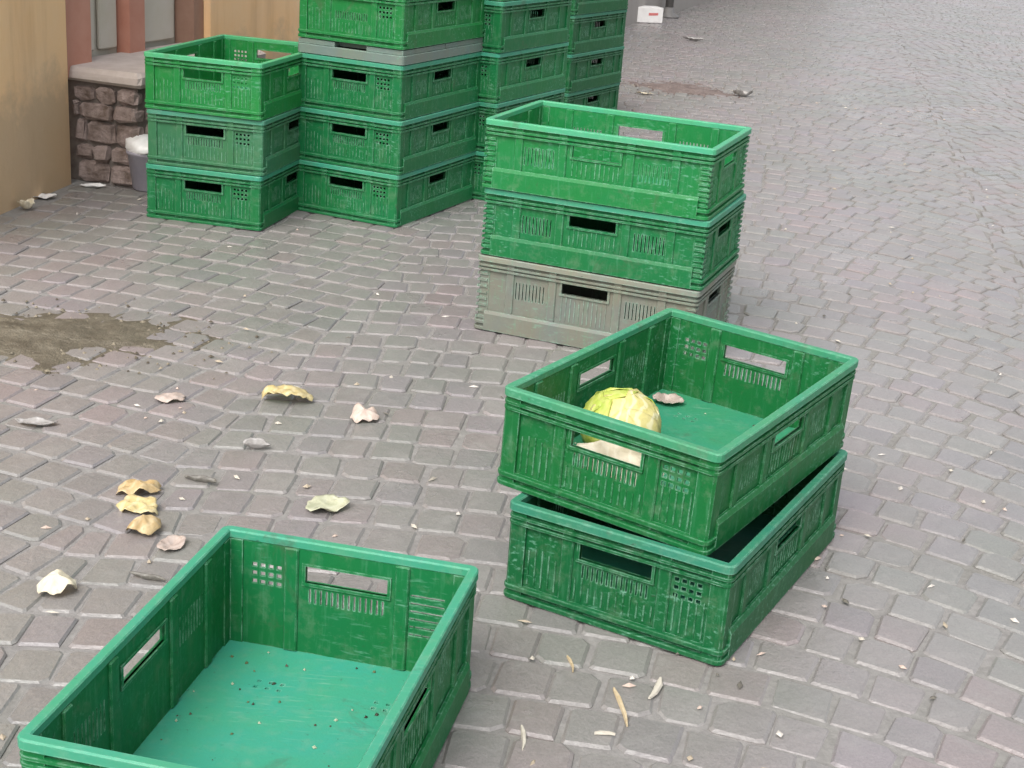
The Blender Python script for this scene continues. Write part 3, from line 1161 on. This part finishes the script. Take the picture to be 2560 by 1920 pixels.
LITTER_MAT = t.m
crumbs(120, 'front', lambda du, dv: 0.0118, 'soil crumbs on the sky-lit teal floor of the front crate', 4)
crumbs(60, 'right_pair_upper', lambda du, dv: Z_NEAR + 0.0118 + TU * du + TV * dv, 'soil crumbs on the floor of the crate with the cabbage', 5)


# dirt patches: low lumpy mounds with a ragged edge
def dirt(loc, rx, ry, hgt, seed, mat, label, rot=0):
    q = MB()
    off = Vector((seed * 7.3, seed * 3.1, 0))
    nr, na = 44, 96
    vs = [(0, 0, hgt)]
    for i in range(1, nr + 1):
        k = i / nr
        for j in range(na):
            tt = 2 * PI * j / na
            e = 1 + 0.45 * noise.noise(Vector((math.cos(tt) * 1.5, math.sin(tt) * 1.5, 0)) + off) + 0.2 * noise.noise(Vector((math.cos(tt) * 5, math.sin(tt) * 5, 2)) + off)
            x, y = rx * k * e * math.cos(tt), ry * k * e * math.sin(tt)
            zz = hgt * (1 - k) - 0.0048 * k + 0.6 * hgt * noise.noise(Vector((x * 14, y * 14, 1)) + off) + 0.25 * hgt * noise.noise(Vector((x * 60, y * 60, 1)) + off)
            vs.append((x, y, zz))
    fs = []
    for j in range(na):
        fs.append((0, 1 + j, 1 + (j + 1) % na))
    for i in range(nr - 1):
        for j in range(na):
            k = (j + 1) % na
            fs.append((1 + i * na + j, 1 + (i + 1) * na + j, 1 + (i + 1) * na + k, 1 + i * na + k))
    q.add(vs, fs)
    o_ = q.build('dirt', mat, None, True)
    o_.location = (*loc, 0.0005)
    o_.rotation_euler = (0, 0, R(rot))
    tag(o_, label, None, None, 'stuff')


dirt((-1.20, 3.36), 0.44, 0.24, 0.010, 1, M_DIRT, 'wet olive brown dirt smeared over the paving by the tan wall', 8)
dirt((0.86, 8.55), 0.34, 0.26, 0.014, 2, M_REDDIRT, 'reddish brown dirt left on the paving behind the middle stack', 4)

def dirt_crumbs(c, rx, ry, n, seed, cols, label):
    r_ = random.Random(seed)
    q = MB()
    for _ in range(n):
        k, an = abs(r_.gauss(0.85, 0.28)), r_.uniform(0, 2 * PI)
        P = Vector((c[0] + rx * k * math.cos(an), c[1] + ry * k * math.sin(an), 0.0012))
        if P.x < wall_x(P.y) + 0.03:
            continue
        L, a0 = r_.uniform(0.002, 0.008), r_.uniform(0, PI)
        vs = [P + Vector((math.cos(a0 + i * PI / 2), math.sin(a0 + i * PI / 2), 0)) * L * r_.uniform(0.5, 1.2) for i in range(4)]
        vs.append(P + Vector((0, 0, L * 0.7)))
        q.add(vs, [(0, 1, 4), (1, 2, 4), (2, 3, 4), (3, 0, 4), (3, 2, 1, 0)], r_.choice(cols))
    tag(q.build('dirt_crumbs', LITTER_MAT), label, None, None, 'stuff')


dirt_crumbs((-1.20, 3.36), 0.44, 0.24, 260, 8, [(0.08, 0.065, 0.045), (0.14, 0.12, 0.085), (0.20, 0.17, 0.12)], 'brown crumbs of dirt round the wet patch by the tan wall')
dirt_crumbs((0.86, 8.55), 0.36, 0.28, 200, 9, [(0.09, 0.07, 0.06), (0.17, 0.13, 0.11), (0.30, 0.27, 0.22)], 'crumbs of dirt round the brown patch behind the middle stack')

# cabbage in the upper crate of the right pair
ctr, rz, u, v, A, B = stack_frame('right_pair_upper')
near = Vector((STACKS['right_pair_upper'][0], STACKS['right_pair_upper'][1], 0))


def floor_z(du, dv):
    return Z_NEAR + 0.0118 + TU * du + TV * dv


FLOOR_Z = floor_z(0.29, 0.23)
cp = near - u * 0.290 + v * 0.230
CAB_R = 0.069
cab = empty('cabbage', (cp.x, cp.y, FLOOR_Z))
tag(cab, 'pale yellow green cabbage head lying in the open upper crate', 'cabbage')


def sphere_patch(mb, rad, axis, half, seed, lip, nr=6, na=18, thick=0.0016, squash=0.88):
    axis = axis.normalized()
    t1 = axis.cross(Vector((0.3, 0.5, 0.8))).normalized()
    t2 = axis.cross(t1)
    off = Vector((seed * 5.1, seed * 2.7, seed * 1.3))
    layers = []
    for sgn in (1, -1):
        for i in range(nr + 1):
            k = i / nr
            for j in range(na):
                tt = 2 * PI * j / na
                e = 1 + 0.22 * noise.noise(Vector((math.cos(tt) * 2, math.sin(tt) * 2, 0)) + off)
                ph = half * k * e
                d = axis * math.cos(ph) + (t1 * math.cos(tt) + t2 * math.sin(tt)) * math.sin(ph)
                rr_ = rad * (1 + 0.05 * noise.noise(d * 5 + off) + lip * k ** 4 * (0.6 + 0.8 * noise.noise(d * 9 + off)))
                pnt = d * (rr_ + sgn * thick * 0.5)
                layers.append((pnt.x, pnt.y, pnt.z * squash))
    n0 = (nr + 1) * na
    fs = []
    for i in range(nr):
        for j in range(na):
            k = (j + 1) % na
            a0, a1, b0, b1 = i * na + j, i * na + k, (i + 1) * na + j, (i + 1) * na + k
            if i == 0:
                fs += [(a0, b0, b1), (n0 + a0, n0 + b1, n0 + b0)]
            else:
                fs += [(a0, b0, b1, a1), (n0 + a0, n0 + a1, n0 + b1, n0 + b0)]
    for j in range(na):
        k = (j + 1) % na
        fs.append((nr * na + j, n0 + nr * na + j, n0 + nr * na + k, nr * na + k))
    mb.add(layers, fs)


ZC = CAB_R * 0.90
q = MB()
rings = []
for i in range(1, 12):
    ph = PI * i / 12
    rings.append([(CAB_R * 0.95 * math.sin(ph) * math.cos(2 * PI * j / 20), CAB_R * 0.95 * math.sin(ph) * math.sin(2 * PI * j / 20), ZC - CAB_R * 0.85 * math.cos(ph)) for j in range(20)])
q.loft(rings)
q.build('heart', M_CAB_IN, cab, True)
for i, (ax, half, mt, lip) in enumerate([
        (Vector((-0.55, 0.45, 0.75)), 0.95, M_CAB_OUT, 0.10), (Vector((0.2, 0.85, 0.45)), 0.95, M_CAB_OUT, 0.08),
        (Vector((0.75, -0.25, 0.55)), 0.85, M_CAB_WHITE, 0.07), (Vector((-0.1, -0.75, 0.62)), 0.80, M_CAB_IN, 0.05),
        (Vector((-0.9, -0.25, 0.2)), 0.9, M_CAB_OUT, 0.10), (Vector((0.25, -0.95, -0.05)), 0.85, M_CAB_WHITE, 0.05),
        (Vector((0.85, 0.45, 0.0)), 0.85, M_CAB_WHITE, 0.08)]):
    q = MB()
    sphere_patch(q, CAB_R * (1.0 + 0.02 * (i % 3)), ax, half, i + 1, lip)
    o = q.build('leaf', mt, cab, True)
    o.location = (0, 0, ZC)
lo = min((min(vv.co.z for vv in c.data.vertices) + c.location.z) for c in children_of(cab))
cab.location.z = FLOOR_Z - lo + 0.001


def in_crate(du, dv):
    q_ = near - u * du + v * dv
    return (q_.x, q_.y, floor_z(du, dv) + 0.002)


scrap('cabbage_leaf', M_LEAF_MUTED, in_crate(0.335, 0.520), 0.030, 0.020, 0.008, 0.012, 31, 10, 'pinkish leaf scrap at the far end of the crate floor behind the cabbage', 'leaf', 'leaf scraps in the open upper crate')
scrap('cabbage_leaf', M_LEAF_TAN, in_crate(0.215, 0.285), 0.024, 0.020, 0.014, 0.012, 32, 50, 'brownish leaf scrap on the crate floor touching the far side of the cabbage', 'leaf', 'leaf scraps in the open upper crate')
scrap('cabbage_leaf', M_LEAF_CREAM, in_crate(0.225, 0.130), 0.080, 0.048, 0.020, 0.012, 33, -31, 'large cream leaf on the crate floor in front of the cabbage, seen through the handle', 'leaf', 'leaf scraps in the open upper crate', tilt=(52, 0))

# ------------------------------------------------------------------ by the wall: bucket with a white bag, and things far down the row
bk = empty('bucket', (-1.315, 5.02, 0))
tag(bk, 'grey lilac bucket with a white bag bulging out, beside the short crate stack', 'bucket')
q = MB()
prof = [(0.062, 0.002), (0.066, 0.006), (0.082, 0.125), (0.086, 0.128), (0.086, 0.137), (0.079, 0.137), (0.077, 0.10), (0.060, 0.012)]
q.loft([[(rr * math.cos(2 * PI * j / 28), rr * math.sin(2 * PI * j / 28), zz) for j in range(28)] for rr, zz in prof])
q.build('body', M_BUCKET, bk, True)
q = MB()
off = Vector((4, 9, 2))
rings = []
for rr, zz in [(0.070, 0.105), (0.080, 0.138), (0.088, 0.150), (0.075, 0.170), (0.045, 0.182), (0.012, 0.186)]:
    ring_ = []
    for j in range(28):
        tt = 2 * PI * j / 28
        k = 1 + (0.30 * noise.noise(Vector((math.cos(tt) * 2.2, math.sin(tt) * 2.2, zz * 40)) + off) if zz > 0.12 else 0)
        ring_.append((rr * k * math.cos(tt), rr * k * math.sin(tt), zz + (0.012 * noise.noise(Vector((math.cos(tt) * 3, math.sin(tt) * 3, zz * 10)) + off) if zz > 0.14 else 0)))
    rings.append(ring_)
q.loft(rings)
bg = q.build('plastic_bag', M_WHITE, None, True)
bg.location = (-1.315, 5.02, 0)
tag(bg, 'crumpled white plastic bag stuffed in the grey bucket', 'bag')

cb = empty('carton', (0.905, 12.30, 0), R(20))
tag(cb, 'small white carton with a red mark on its side, by the farthest crate stack', 'carton')
q = MB()
q.box(-0.12, 0.12, 0.0, 0.16, 0.002, 0.125, 0.003)
q.build('body', M_CARD, cb)
q = MB()
q.add([(-0.01, -0.001, 0.060), (0.075, -0.001, 0.064), (0.075, -0.001, 0.084), (-0.01, -0.001, 0.082)], [(0, 1, 2, 3)])
q.build('red_mark', M_REDPRINT, cb)

ps = empty('post', (1.115, 12.95, 0))
tag(ps, 'dark grey post with a flared foot standing by the grey wall', 'post')
q = MB()
q.loft([[(rr * math.cos(2 * PI * j / 20), rr * math.sin(2 * PI * j / 20), zz) for j in range(20)] for rr, zz in [(0.035, 0.02), (0.035, 2.3)]])
q.build('shaft', M_DARKMETAL, ps, True)
q = MB()
q.loft([[(rr * math.cos(2 * PI * j / 20), rr * math.sin(2 * PI * j / 20), zz) for j in range(20)] for rr, zz in [(0.095, 0.002), (0.092, 0.015), (0.05, 0.035), (0.037, 0.085)]])
q.build('foot', M_DARKMETAL, ps, True)
